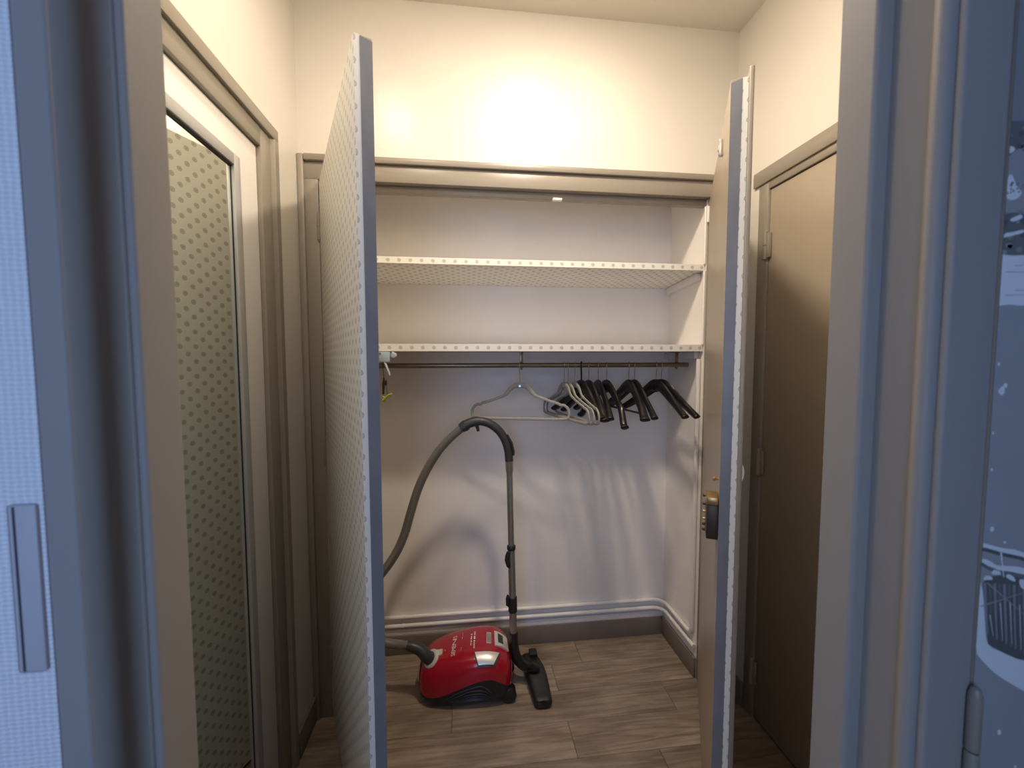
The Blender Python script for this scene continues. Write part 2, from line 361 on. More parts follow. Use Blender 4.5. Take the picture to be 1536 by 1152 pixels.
# open entry door folded back on the right, with a large winter photograph printed on it
d4 = thing('door_3', 'entry door leaf folded back at the right edge with a snowy landscape print', None, (.98, .40, 0), kind='structure')
LX0, LX1, LY = .5975, 1.40, .4005
B().box(LX0, LX1, LY, .429, .01, 2.05, .002).build('leaf', 'taupe_frame', d4)
pr = bmesh.new(); pm = ['p_asph', 'p_dark', 'p_snow', 'p_wood', 'p_mid']
def flat(poly, mi, lay=0, smooth=0):
    """one flat printed shape; lay = print layer (30 microns apart)"""
    if smooth: poly = [(q.x, q.y) for q in spline([(x, z, 0) for x, z in poly], smooth, True)]
    y = LY-.0003-lay*.00003
    fc = pr.faces.new([pr.verts.new((min(max(x, X0), X1), y, H+z)) for x, z in poly]); fc.material_index = mi
X0, X1 = LX0+.001, LX1-.002
flat([(X0, -1.40), (X1, -1.40), (X1, .60), (X0, .60)], 0)
rnd = random.Random(3); nn = 60
def wob(base, amp): return [base+rnd.uniform(-amp, amp) for _ in range(nn)]
def band(top, bot, mi, lay):
    xs = [X0+(X1-X0)*i/(nn-1) for i in range(nn)]
    flat(list(zip(xs, top))+list(reversed(list(zip(xs, bot)))), mi, lay)
def blob(cx, cz, rx, rz, mi, lay, n=9, j=.35):
    flat([(cx+rx*math.cos(2*PI*i/n)*(1+rnd.uniform(-j, j)), cz+rz*math.sin(2*PI*i/n)*(1+rnd.uniform(-j, j))) for i in range(n)], mi, lay, 2)
def stroke(a, b, wd, mi, lay):
    dx, dz = b[0]-a[0], b[1]-a[1]; l = math.hypot(dx, dz); nx, nz = -dz/l*wd/2, dx/l*wd/2
    flat([(a[0]+nx, a[1]+nz), (a[0]-nx, a[1]-nz), (b[0]-nx*.4, b[1]-nz*.4), (b[0]+nx*.4, b[1]+nz*.4)], mi, lay)
band(wob(.60, 0), wob(.258, .004), 4, 1)                       # upper grey hillside
band(wob(.258, .008), wob(.114, .003), 0, 1)
band(wob(.262, .006), wob(.232, .010), 3, 2)                   # scrub line
band(wob(.168, .010), wob(.114, .003), 3, 2)                   # rocks above the road
for i in range(420):                                           # stones and tufts
    x = rnd.uniform(X0, X1); z = rnd.choice((rnd.uniform(.118, .165), rnd.uniform(.228, .268))); q = rnd.uniform(.0010, .0032)
    blob(x, z, q*1.5, q, rnd.choice((4, 4, 1, 0)), 3, 7)
ROCKS = ([(.5945, .2325), (.6019, .2342), (.6057, .2307), (.5995, .2266), (.594, .2275)], [(.5946, .1953), (.6028, .2044), (.6097, .1935), (.618, .185), (.6096, .1771), (.5974, .1791)],
         [(.6053, .1555), (.6185, .1611), (.6203, .1573), (.61, .1531)], [(.5949, .1349), (.6005, .1401), (.6095, .1417), (.6229, .1447), (.6232, .1414), (.6038, .1364)])
for k in range(14):
    ox = k*.056
    for j, r_ in enumerate(ROCKS): flat([(x+ox, z+(.004*math.sin(k*2.1+j) if k else 0)) for x, z in r_], 2, 4, 3)
    for j in range(14): blob(.598+ox+rnd.uniform(0, .022), .182+rnd.uniform(0, .018), .0016, .0012, 4, 5, 6)
band(wob(.116, .0015), wob(.0605, .0012), 2, 5)                # snow road
for i in range(70):
    x = rnd.uniform(X0, X1-.1); z = rnd.uniform(.066, .111); stroke((x, z), (x+rnd.uniform(.02, .1), z+rnd.uniform(-.002, .002)), .0008, 0, 6)
for i in range(60):                                            # flakes
    x = rnd.uniform(.64, X1); z = rnd.uniform(-1.3, .05); q = rnd.uniform(.0009, .0024); blob(x, z, q, q, 2, 4, 7)
for x, z, q in ((.6035, -.006, .0017), (.6100, -.036, .0042), (.6140, -.030, .0026), (.6020, -.085, .0014), (.6035, -.128, .0016), (.6093, -.1984, .0028), (.6283, -.2149, .0018), (.6395, -.4521, .0030)):
    blob(x, z, q, q*1.1, 2, 4, 8, .2)
stroke((.599, -.401), (.610, -.409), .0050, 2, 4); stroke((.599, -.412), (.606, -.417), .003, 2, 4)
HEAP = [(.592, -.3088), (.5943, -.2618), (.6025, -.2728), (.6083, -.31), (.6149, -.3385), (.6369, -.351), (.6557, -.3594), (.687, -.3676), (.6911, -.4147), (.6713, -.4031), (.6363, -.382), (.6171, -.3668), (.5944, -.3407)]
FENCE = [(.6017, -.2622), (.6115, -.2556), (.6291, -.2548), (.6503, -.258), (.6785, -.2699), (.6871, -.369), (.6557, -.36), (.6353, -.3501), (.6149, -.3385)]
BR1 = [(.5908, -.2144), (.6025, -.2155), (.6235, -.2214), (.6415, -.2242), (.6693, -.2336), (.6697, -.2389), (.6481, -.2324), (.6239, -.2266), (.6028, -.2202), (.5911, -.2196)]
BR2 = [(.5951, -.2332), (.6054, -.2343), (.6193, -.2425), (.6312, -.2437), (.6492, -.2456), (.6709, -.2522), (.6715, -.2594), (.6408, -.2516), (.6227, -.2484), (.6075, -.2423), (.5954, -.2371)]
CAPS = ([(.6023, -.2584), (.6055, -.2541), (.6129, -.2557), (.6141, -.2594)], [(.6126, -.2512), (.6161, -.2475), (.6243, -.2501), (.6246, -.2538), (.6157, -.2532)], [(.6329, -.2569), (.6365, -.254), (.6443, -.2584), (.6463, -.2638), (.6385, -.2607)], [(.6522, -.2629), (.6566, -.2619), (.6721, -.2668), (.6731, -.2775), (.656, -.2724)])
for k in range(7):
    mv = lambda P: [(x+k*.112, z) for x, z in P]
    flat(mv(HEAP), 2, 4, 3); flat(mv(FENCE), 1, 5)
    for j in range(11):
        x = .6045+j*.0068; zt_, zb_ = -.2625-.0009*j, -.333-.0036*j
        stroke(*mv([(x, zt_), (x+.0085, zb_+.006)]), .0040, 3 if j % 2 else 4, 6)
        stroke(*mv([(x+.003, zt_-.02-.02*rnd.random()), (x+.0100, zb_+.008)]), .0011, 2 if j % 2 else 0, 7)
    flat(mv(BR1), 2, 8); flat(mv(BR2), 2, 8); flat(mv([(x, z-.0045) for x, z in BR1]), 1, 7); flat(mv([(x, z-.0045) for x, z in BR2]), 3, 7)
    for c_ in CAPS: flat(mv(c_), 2, 9, 3)
    stroke(*mv([(.6009, -.291), (.6607, -.278)]), .0016, 0, 8); stroke(*mv([(.6076, -.2626), (.6631, -.3062)]), .0013, 0, 8); stroke(*mv([(.6239, -.2271), (.6299, -.2575)]), .0026, 2, 9)
me = bpy.data.meshes.new('print')
for v in pr.verts: v.co -= ORIG[d4.name]
pr.to_mesh(me); pr.free()
for x in pm: me.materials.append(M[x])
po = bpy.data.objects.new('printed_photograph', me); COL.objects.link(po); po.parent = d4; po['label'] = 'flat print of rocks, fences and snow'
hb = B(); x, y = .5925, .3935
hb.tube([(x, y, H-.398), (x, y, H-.392), (x, y, H-.386), (x, y, H-.384)][::-1]+[(x, y, H-.46), (x, y, H-.462)], [.002, .0045, .0062, .0068, .0068, .006], 14)
hb.tube([(x, y, H-.464), (x, y, H-.466), (x, y, H-.53), (x, y, H-.535)], [.006, .0068, .0068, .003], 14)
hb.box(x-.001, x+.010, y+.002, y+.012, H-.52, H-.40, .001)
hb.build('hinge', 'taupe_frame', d4)
# outer room behind the camera, with its window
structure('floor_outer', B().box(-2.0, 2.2, -1.4, .40, -.06, 0), 'outer_floor', 'wooden floor of the outer room')
structure('ceiling_outer', B().box(-2.0, 2.2, -1.4, .43, 2.70, 2.76), 'outer_wall', 'white ceiling of the outer room')
structure('wall_outer_left', B().box(-2.06, -2.0, -1.4, .51, 0, 2.70), 'outer_wall', 'pale left wall of the outer room')
structure('wall_outer_right', B().box(2.2, 2.26, -1.4, .51, 0, 2.70), 'outer_wall', 'pale right wall of the outer room')
wb = B(); wb.box(-2.0, -.95, -1.46, -1.4, 0, 2.7); wb.box(.05, 2.2, -1.46, -1.4, 0, 2.7); wb.box(-.95, .05, -1.46, -1.4, 0, .80); wb.box(-.95, .05, -1.46, -1.4, 2.20, 2.7)
structure('wall_outer_back', wb, 'outer_wall', 'pale wall with the window behind the camera')
w1 = thing('window_1', 'white window in the wall behind the camera', None, (-.45, -1.4, .80), kind='structure')
for a in ((-.95, -.89, .80, 2.20), (-.01, .05, .80, 2.20), (-.89, -.01, .80, .86), (-.89, -.01, 2.14, 2.20)):
    B().box(a[0], a[1], -1.45, -1.39, a[2], a[3], .004).build('window_frame', 'white', w1)

# ================================================================== CLOSET DOORS
W, TH = .80, .036
def leaf(name, label, origin, ang, mirror):
    """local x runs from hinge to lock side, local y from the outer (papered) face (0) towards the inner face (TH*sign)"""
    o = thing(name, label, 'door', origin, ang); return o
zb, zt = .012, H+.665
# left door
dl = leaf('closet_door', 'open left closet door covered in dotted white paper with grey edge', (-.535, 1.637, 0), math.atan2(-.919, .394), False)
B().box(0, W, 0, TH, zb, zt, .001, 1).build('panel', 'taupe', dl, local=True)
B().box(0, W+.0006, -.0014, -.0002, zb, zt-.001).build('paper_covering', 'pap_door', dl, local=True, flat=True)
B().box(W+.0002, W+.0012, -.0012, .0115, zb, zt-.001).build('paper_edge', 'pap_edge', dl, local=True, flat=True)
e = B(); e.grid(lambda u, v: Vector((W+.0016+.0005*math.sin(u*70)*math.sin(v*3), .0108+(TH-.0108+.0003)*v, zb+(zt-zb-.003)*u-(.004*v if u > .99 else 0))), 90, 5)
e.build('edge_tape', 'edge', dl, local=True)
for z in (H+.50, H-.35, .25):
    hb = B(); hb.cyl((-.004, -.006, z-.048), (-.004, -.006, z-.001), .006, n=12); hb.cyl((-.004, -.006, z+.001), (-.004, -.006, z+.048), .006, n=12); hb.cyl((-.004, -.006, z-.053), (-.004, -.006, z+.053), .004, n=10)
    hb.build('hinge', 'taupe_frame', dl, local=True)
# right door: local x hinge -> lock side; outer face at local y = +TH
dr = leaf('closet_door', 'open right closet door, bare taupe inside with brass lock and grey edge', (1.023, 1.65, 0), math.atan2(-.875, -.484), True)
B().box(0.004, W, 0, TH, zb, zt, .001, 1).build('panel', 'taupe', dr, local=True)
B().box(0.004, W, TH+.0002, TH+.0014, zb, zt-.001).build('paper_covering', 'pap_door', dr, local=True, flat=True)
B().box(W+.0002, W+.0012, .0235, TH+.0012, zb, zt-.001).build('paper_edge', 'pap_edge', dr, local=True, flat=True)
e = B(); e.grid(lambda u, v: Vector((W+.0016+.0005*math.sin(u*60)*math.sin(v*3), -.0003+.0245*v, zb+(zt-zb-.002)*u-(.006*(1-v) if u > .99 else 0))), 90, 5)
e.build('edge_tape', 'edge', dr, local=True)
B().box(W-.030, W+.004, TH+.0016, TH+.0130, zb, zt+.022, .004, 3).build('cover_strip', 'taupe_frame', dr, local=True)
# box lock on the inside face
lk = B().box(W-.066, W-.004, -.028, -.0005, H-.462, H-.372, .003).build('lock', 'lockdark', dr, local=True)
cap = B().box(W-.067, W-.003, -.029, -.001, H-.372, H-.352, .003).build('lock_cap', 'brass', lk, local=True)
for k, z in enumerate((-.362, -.385, -.405, -.425, -.440, -.455)):
    B().tube([(W-.05, -.028, H+z), (W-.05, -.034, H+z), (W-.05, -.0355, H+z)], [.0035, .0035, .002], 10).build('screw', 'brass' if k in (2, 3) else 'lockdark', lk, local=True)
kb = B(); kb.tube([(W-.03, 0, H-.309), (W-.03, -.005, H-.309), (W-.03, -.010, H-.309), (W-.03, -.014, H-.309)], [.003, .003, .006, .004], 12); kb.build('latch_knob', 'brass', dr, local=True)
bt = B(); bt.box(W-.20, W-.185, -.010, 0, zt-.090, zt-.045, .002); bt.box(W-.197, W-.188, -.013, -.008, zt-.075, zt-.060, .001); bt.build('catch_plate', 'chrome', dr, local=True)
hd = B(); hd.tube(spline([(W-.10, TH, H-.275), (W-.10, TH+.02, H-.282), (W-.10, TH+.026, H-.305), (W-.10, TH+.02, H-.328), (W-.10, TH, H-.335)], 6), .005, 10); hd.build('pull_handle', 'white', dr, local=True)
hb = B(); hb.cyl((.004, -.004, H+.575), (.004, -.004, H+.64), .006, n=12); hb.build('hinge', 'white', dr, local=True)

# ================================================================== SHELVES, ROD, PIPES
def shelf(z0, z1, label, tilt=0):
    o = thing('shelf', label, 'shelf', ((CL+CR)/2, 1.669, z0)); o.rotation_euler.x = tilt
    B().box(CL+.001, CR-.003, 1.670, YB-.001, z0+.002, z1-.001).build('board', 'white', o)
    B().box(CL+.001, CR-.003, 1.6705, YB-.001, z0+.0004, z0+.0018).build('underside_paper', 'pap_under', o, flat=True)
    zc = (z0+z1)/2; hz = (z1-z0)/2
    q = B().box(CL+.001-(CL+CR)/2, CR-.003-(CL+CR)/2, -.001, .0006, -hz, hz, .0004, 1).build('edge_paper', 'pap_front', o, local=True, flat=True)
    q.location = (0, 0, zc-z0)
    B().box(CR-.022, CR-.001, 1.70, YB-.002, z0-.031, z0-.0005, .002).build('cleat', 'white', o)
    B().box(CL+.001, CL+.022, 1.70, YB-.002, z0-.031, z0-.0005, .002).build('cleat', 'white', o)
    return o
shelf(H+.379, H+.405, 'upper closet shelf lined with dotted white paper, empty', -.085)
shelf(H+.035, H+.064, 'lower closet shelf with dotted paper edge, above the hanging rod')
YR, ZR = 1.765, H-.024
rod = thing('hanging_rod', 'bronze metal closet rod on brackets under the lower shelf', 'rod', (.3, YR, ZR))
B().tube([(-.46, YR, ZR), (1.008, YR, ZR)], .0105, 20).build('tube', 'rod', rod)
for x in (.243, .955, -.40):
    bk = B(); bk.box(x-.006, x+.006, YR-.004, YR+.004, ZR+.008, H+.0325, .001); bk.box(x-.006, x+.006, YR-.014, YR+.014, H+.031, H+.0345, .001)
    bk.tube([(x-.006, YR, ZR), (x+.006, YR, ZR)], .0135, 18); bk.cyl((x, YR, ZR-.013), (x, YR, ZR-.020), .004, n=10)
    bk.build('bracket', 'rod', rod)
def pipe(name, label, pts, r=.0098):
    return tag(B().tube(pts, r, 14).build(name, 'white', None), label, 'pipe')
def rounded(cx, cy, r, z):     # bend from the back wall into the right wall
    return [(cx+r*math.sin(a*PI/12), cy+r*math.cos(a*PI/12)-0, z) for a in range(7)]
for zz, lab, r, name in ((.190, 'upper of two white pipes along the closet wall, rising at the right', .055, 'a'), (.147, 'lower of two white pipes running just above the closet skirting', .055, 'b')):
    yb = YB-.0110; xr = CR-.0110
    bend = rounded(xr-r, yb-r, r, zz)
    pts = [(CL+.004, yb, zz)]+bend
    if name == 'a':
        pts += [(xr, 1.715, zz)]+[(xr, 1.715-.03*math.sin(a*PI/10), zz+.03-.03*math.cos(a*PI/10)) for a in range(1, 6)]+[(xr, 1.685, H+.002)]
    else: pts += [(xr, 1.664, zz)]
    root = thing('heating_pipe', lab, 'pipe', (0, yb, zz))
    B().tube(pts, .0095, 14, up=None).build('tube', 'white', root)
    for (cx, cy, al) in ((-.31, yb, 0), (.64, yb, 0), (xr, 1.80, 1)):
        k = B()
        if al == 0: k.tube([(cx-.005, cy, zz), (cx+.005, cy, zz)], .0118, 14); k.box(cx-.004, cx+.004, cy, YB-.0005, zz-.003, zz+.003)
        else: k.tube([(cx, cy-.005, zz), (cx, cy+.005, zz)], .0118, 14); k.box(cx, CR-.0005, cy-.004, cy+.004, zz-.003, zz+.003)
        k.build('clamp', 'white', root)
up_ = thing('riser_pipe', 'thin white vertical pipe between the shelves at the closet front right', 'pipe', (CR-.006, 1.668, H+.065))
B().tube([(CR-.006, 1.6655, H+.066), (CR-.006, 1.6655, H+.377)], .0055, 12).build('lower_tube', 'white', up_)
B().tube([(CR-.006, 1.6655, H+.407), (CR-.006, 1.6655, H+.645)], .0055, 12).build('upper_tube', 'white', up_)

# ================================================================== HANGERS
def hook_pts(z_apex, rr=.0150, tilt=0.0):
    """question-mark hook in local y-z plane; local z=0 at the rod centre"""
    pts = []
    for i in range(13):
        a = math.radians(215-i*17.5); pts.append((0, -rr*math.cos(a), rr*math.sin(a)))   # over the rod
    pts += [(0, -.013, -.020), (0, -.004, -.036), (0, 0, -.050), (0, 0, z_apex+.002)]
    return pts
def hook(parent, z_apex, mat='chrome', r=.0017, yaw=0):
    p_ = [Vector(q) for q in hook_pts(z_apex)]
    rot = Matrix.Rotation(yaw, 3, 'Z')
    return B().tube([rot @ q for q in p_], r, 8).build('hook', mat, parent, local=True)
def grey_hanger(label, x, phi, dz=0):
    o = thing('velvet_hanger', label, 'hanger', (x, YR, ZR), -phi, 'slim grey hangers')
    L = .215; za = -.086
    half = [(0, 0), (.022, -.003), (.042, -.016), (.056, -.034), (.070, -.046), (.105, -.060), (.140, -.072), (.168, -.080), (.176, -.086), (.190, -.086), (.206, -.098), (.2145, -.118), (.212, -.136), (.200, -.145)]
    path = [(u, 0, za+z) for u, z in half]+[(u, 0, za-.148) for u in (.15, .08, 0, -.08, -.15)]+[(-u, 0, za+z) for u, z in reversed(half[1:])]
    sp = spline(path, 3, True)
    rad = []
    for q in sp:
        tp = max(0, 1-abs(q.x)/.075) if q.z > za-.08 else 0
        rad.append((.0062+.0075*tp, .0036+.001*tp))
    b = B(); b.tube(sp, rad, 8, True, up=(0, 1, 0))
    body = b.build('body', 'greyh', o, local=True)
    d = B(); d.tube([(0, -.005, za-.004), (0, .005, za-.004)], .005, 12); d.build('swivel', 'chrome', o, local=True)
    hook(o, za+.004, 'chrome', .0013, phi-.25)
    return o
def black_hanger(label, x, phi, L=.205, drop=.122, thick=1.0, bar=False, hk='chrome', hr=.0017, zs=0.):
    o = thing('suit_hanger', label, 'hanger', (x, YR, ZR), -phi, 'black suit hangers')
    za = -.082+zs
    for s in (-1, 1):
        pr_ = [(0, -.012), (.018, -.012), (.040, -.022), (.075, -.047), (.11, -.073), (.15, -.099), (.185, -drop+.004), (.200, -drop-.004), (.2045, -drop-.008)]
        k = L/.205; sp = spline([(s*u*k, -.030*(u/.2)**2, za+z) for u, z in pr_], 4); n = len(sp); rad = []
        for i in range(n):
            t = i/(n-1); e = 1 if t < .93 else max(.30, math.sqrt(max(0, 1-((t-.93)/.07)**2)))
            hgt = .021*(1-t)**1.5+.0092+.0025*t; rad.append(((.0078+.0100*t**1.6)*thick*e, hgt*e))
        B().tube(sp, rad, 12, up=(0, 0, 1)).build('arm', 'black', o, local=True)
    nb = B(); nb.tube([(0, 0, za-.020), (0, 0, za-.008), (0, 0, za+.004), (0, 0, za+.008)], [(.014, .006), (.013, .006), (.008, .005), (.004, .004)], 12, up=(0, 1, 0)); nb.build('neck', 'black', o, local=True)
    if bar:
        B().tube([(-.165, -.02, za-.118), (.165, -.02, za-.118)], .0045, 10).build('trouser_bar', 'blackmat', o, local=True)
    hook(o, za+.006, hk, hr, phi-.35)
    return o
R = math.radians
grey_hanger('slim grey hanger turned flat to the room, leftmost on the rod', .236, R(14))
grey_hanger('first of three angled slim grey hangers, next to the flat one', .433, R(76.5))
grey_hanger('middle of three angled slim grey hangers on the rod', .451, R(76))
grey_hanger('slim grey hanger nearest the black hangers', .482, R(79))
black_hanger('leftmost black hanger, with a thick black hook', .511, R(74), .197, .124, 1.2, hk='black', hr=.0036)
black_hanger('second black hanger from the left, its end beside a grey hanger', .545, R(79), .197, .132, 1.25)
black_hanger('third black hanger from the left, partly hidden', .588, R(85), .197, .126, 1.0)
black_hanger('black hanger hanging lowest, its long arm pointing towards the room', .627, R(80), .205, .160, 1.0)
black_hanger('black hanger with a trouser bar and broad shiny end', .730, R(84), .197, .132, 1.3, bar=True)
black_hanger('black hanger just right of the one with a trouser bar', .756, R(80), .197, .126, .95)
black_hanger('second black hanger from the right end of the rod', .859, R(72), .200, .124, 1.0)
black_hanger('rightmost black hanger, reaching towards the right closet door', .884, R(65), .205, .124, .9)

# clamp with dangling pegs at the left end of the lower shelf
cp = thing('plastic_clamp', 'pale blue plastic clamp with a lime peg dangling at the lower shelf', 'clamp', (-.31, 1.655, H-.02))
B().box(-.338, -.293, 1.640, 1.667, H-.008, H+.032, .004).build('block', 'blue', cp)
B().prism([(-.292, H+.012), (-.285, H+.034), (-.272, H+.028), (-.267, H+.022), (-.269, H+.012), (-.280, H+.006)], 'y', 1.646, 1.662, .003).build('wing', 'blue', cp)
B().tube([(-.315, 1.648, H-.004), (-.308, 1.647, H-.022), (-.297, 1.645, H-.052), (-.295, 1.645, H-.060)], [(.006, .005), (.0065, .005), (.0065, .005), (.004, .004)], 12).build('lever', 'blue', cp)
B().tube([(-.328, 1.641, H+.026), (-.328, 1.638, H+.026)], .004, 10).build('screw', 'chrome', cp)
B().tube(spline([(-.322, 1.655, H-.006), (-.320, 1.655, H-.05), (-.318, 1.655, H-.075)], 4), .0012, 6).build('cord', 'blackmat', cp)
pg = B(); pg.tube([(-.318, 1.655, H-.070), (-.320, 1.655, H-.09), (-.322, 1.655, H-.135)], [.003, .0055, .004], 8); pg.tube([(-.311, 1.655, H-.080), (-.311, 1.655, H-.100)], [.003, .0045], 8); pg.build('dark_clip', 'blackmat', cp)
lp = B(); lp.tube([(-.325, 1.650, H-.160), (-.305, 1.652, H-.140), (-.288, 1.655, H-.132)], [(.004, .005), (.005, .004), (.003, .004)], 8)
lp.tube([(-.325, 1.652, H-.145), (-.308, 1.654, H-.150), (-.290, 1.656, H-.140)], [(.003, .004), (.004, .003), (.003, .003)], 8); lp.tube([(-.322, 1.655, H-.165), (-.312, 1.655, H-.150)], .004, 8); lp.build('lime_peg', 'lime', cp)
B().tube([(-.309, 1.655, H-.100), (-.306, 1.655, H-.140)], .001, 6).build('peg_cord', 'blackmat', cp)

# ================================================================== VACUUM CLEANER
vx, vy = -.005, 1.730; va = R(-4)
vc = thing('vacuum_cleaner', 'red and black canister vacuum cleaner with grey hose and standing wand', 'vacuum cleaner', (vx, vy, 0))
rotv = Matrix.Rotation(va, 3, 'Z')
def VW(x, y, z):
    q = rotv @ Vector((x, y, 0)); return Vector((vx+q.x, vy+q.y, z))
def lerp_tab(tab, t):
    for (a, va_), (b, vb_) in zip(tab, tab[1:]):
        if t <= b:
            k = (t-a)/(b-a); k = k*k*(3-2*k) if False else k
            return va_+(vb_-va_)*k
    return tab[-1][1]
def smooth_tab(tab):
    P = spline([(a, b, 0) for a, b in tab], 8); return [(q.x, q.y) for q in P]
T_top = smooth_tab([(-.205, .110), (-.185, .150), (-.15, .178), (-.10, .198), (-.04, .214), (.03, .225), (.09, .226), (.14, .216), (.175, .190), (.19, .158), (.198, .115)])
T_wid = smooth_tab([(-.205, .040), (-.195, .070), (-.17, .098), (-.12, .117), (-.05, .126), (.05, .130), (.12, .128), (.16, .118), (.185, .095), (.195, .070), (.198, .045)])
T_spl = smooth_tab([(-.205, .066), (-.17, .050), (-.12, .056), (-.06, .078), (0, .106), (.06, .127), (.11, .132), (.15, .112), (.198, .070)])
T_bot = smooth_tab([(-.205, .050), (-.18, .024), (-.13, .013), (0, .012), (.13, .014), (.17, .026), (.198, .050)])
def upper(x, a):
    """a from 0 (near side at the split line) over the top (.5) to 1 (far side)"""
    w_, t, s_ = lerp_tab(T_wid, x), lerp_tab(T_top, x), lerp_tab(T_spl, x)
    th = PI*a; c, sn = math.cos(th), math.sin(th)
    yy_ = -w_*math.copysign(abs(c)**.62, c); zz_ = s_+(max(.005, t-s_))*abs(sn)**.62
    return VW(x, yy_, zz_)
def lower(x, a):
    w_, s_, b_ = lerp_tab(T_wid, x), lerp_tab(T_spl, x), lerp_tab(T_bot, x)
    b_ = min(b_, s_-.004)
    th = PI*a; c, sn = math.cos(th), math.sin(th)
    yy_ = -w_*math.copysign(abs(c)**.35, c)*(1-.06*abs(sn)); zz_ = s_-(s_-b_)*abs(sn)**.6
    return VW(x, yy_, zz_)
x0v, x1v = -.205, .198
def loft(fn, nu=64, nv=41):
    b = B(); vs = b.grid(lambda u, v: fn(x0v+(x1v-x0v)*u, v), nu, nv)
    b.bm.faces.new(vs[0][::-1]); b.bm.faces.new(vs[-1]); return b
loft(upper).build('upper_shell', 'red', vc, angle=1.0)
lowb = loft(lower).build('lower_shell', 'blackmat', vc, angle=1.0)
def nrm_of(fn, x, a):
    e_ = .002; p0 = fn(x, a); n = (fn(x+e_, a)-p0).cross(fn(x, a+e_)-p0).normalized()
    c = VW(x, 0, .1)
    return n if n.dot(p0-c) > 0 else -n
def on(fn, x, a, off): return fn(x, a)+nrm_of(fn, x, a)*off
def patch(fn, quad, off, thick, n=8):
    """a plate lying on the shell; quad: 4 (x, a) corners"""
    b = B(); (xa, aa), (xb, ab), (xc, ac), (xd, ad_) = quad
    def uv(u, v): return ((xa*(1-u)+xb*u)*(1-v)+(xd*(1-u)+xc*u)*v, (aa*(1-u)+ab*u)*(1-v)+(ad_*(1-u)+ac*u)*v)
    top = b.grid(lambda u, v: on(fn, *uv(u, v), off+thick), n, n); bot = b.grid(lambda u, v: on(fn, *uv(u, v), off-.004), n, n)
    for i in range(n-1):
        for (j0, j1) in (((i, 0), (i+1, 0)), ((i+1, n-1), (i, n-1)), ((0, i+1), (0, i)), ((n-1, i), (n-1, i+1))):
            b.bm.faces.new((top[j0[0]][j0[1]], top[j1[0]][j1[1]], bot[j1[0]][j1[1]], bot[j0[0]][j0[1]]))
    return b
# silver side switch
patch(upper, [(.036, .345), (.148, .345), (.124, .130), (.054, .130)], .0008, .0015).build('switch_surround', 'handle', vc)
patch(upper, [(.041, .335), (.140, .335), (.117, .165), (.058, .165)], .001, .006).build('side_switch', 'silver', vc)
# silver button / latch on top at the back
patch(upper, [(.120, .545), (.172, .535), (.178, .43), (.123, .43)], .001, .006).build('top_latch', 'silver', vc); tl_ = bpy.data.objects['top_latch']
patch(upper, [(.134, .52), (.154, .515), (.156, .465), (.136, .465)], .007, .001, 5).build('latch_inset', 'handle', tl_)
patch(upper, [(.088, .53), (.108, .53), (.108, .455), (.088, .455)], .0004, .0008, 5).build('indicator', 'silver', vc); ind = bpy.data.objects['indicator']
for k in range(3): patch(upper, [(.091+k*.006, .522), (.094+k*.006, .522), (.094+k*.006, .463), (.091+k*.006, .463)], .0014, .0006, 4).build('indicator_mark', 'handle', ind)
# lettering across the lid
cu = bpy.data.curves.new('lettering', 'FONT'); cu.body = 'SIEMENS'; cu.size = 1; cu.align_x = 'CENTER'; cu.align_y = 'CENTER'; cu.resolution_u = 3
to = bpy.data.objects.new('lettering', cu); COL.objects.link(to)
tm = bpy.data.meshes.new_from_object(to); bpy.data.objects.remove(to)
wdt = max(v.co.x for v in tm.vertices)-min(v.co.x for v in tm.vertices)
for v in tm.vertices:
    s_ = v.co.x/wdt; q = on(upper, -.050-v.co.y*.024, .44+s_*.185, .0012); v.co = q-ORIG[vc.name]
tm.materials.append(M['ink']); tl = bpy.data.objects.new('lettering', tm); COL.objects.link(tl); tl.parent = vc; tl['label'] = 'white lettering across the lid'
for x, a0, a1, wd in ((.022, .44, .53, .006), (.036, .40, .55, .008), (-.018, .50, .56, .002), (-.018, .40, .44, .002), (-.088, .44, .47, .004)):
    n = max(1, int((a1-a0)/.018)); b = B()
    for k in range(n):
        ak = a0+(a1-a0)*k/n; q = [on(upper, x+sx*wd/2*(.5+.5*rnd.random()), ak+da*.011, .0010) for sx, da in ((-1, 0), (1, 0), (1, 1), (-1, 1))]
        b.bm.faces.new([b.bm.verts.new(p_) for p_ in q])
    b.build('fine_print', 'ink', vc, flat=True)
# ribs of the side grille
for k in range(9):
    t = k/8; b = B(); pts = []
    for i in range(26):
        s_ = i/25; x = -.075+.030*t*.4+(.185+.0*t)*s_*(1-.18*t)+.012*t
        a = .045+t*.30-.045*math.sin(PI*min(1, s_*1.02))*(1-.3*t)+(.16*(s_-.78)**2*9 if s_ > .78 else 0)*.7
        pts.append(on(lower, x, max(.015, a), .0006))
    b.tube(pts, .0018, 6).build('grille_rib', 'handle', vc)
# front bumper, wheels
bp = B(); bp.grid(lambda u, v: on(upper, -.204+.012*v, .08+.84*u, .0025), 24, 4); bp.build('front_trim', 'silver', vc)
for sy in (-1, 1):
    c0 = VW(.180, sy*.060, .034); c1 = VW(.180, sy*.098, .034); c2 = VW(.180, sy*.103, .034)
    B().tube([c0, c0*.1+c1*.9, c1, c2], [.032, .034, .030, .018], 28).build('rear_wheel', 'black', vc)
B().tube([VW(-.14, 0, .0265)+Vector((0, -.012, -.006)), VW(-.14, 0, .0265)+Vector((0, .012, -.006))], .0195, 20).build('front_caster', 'black', vc)
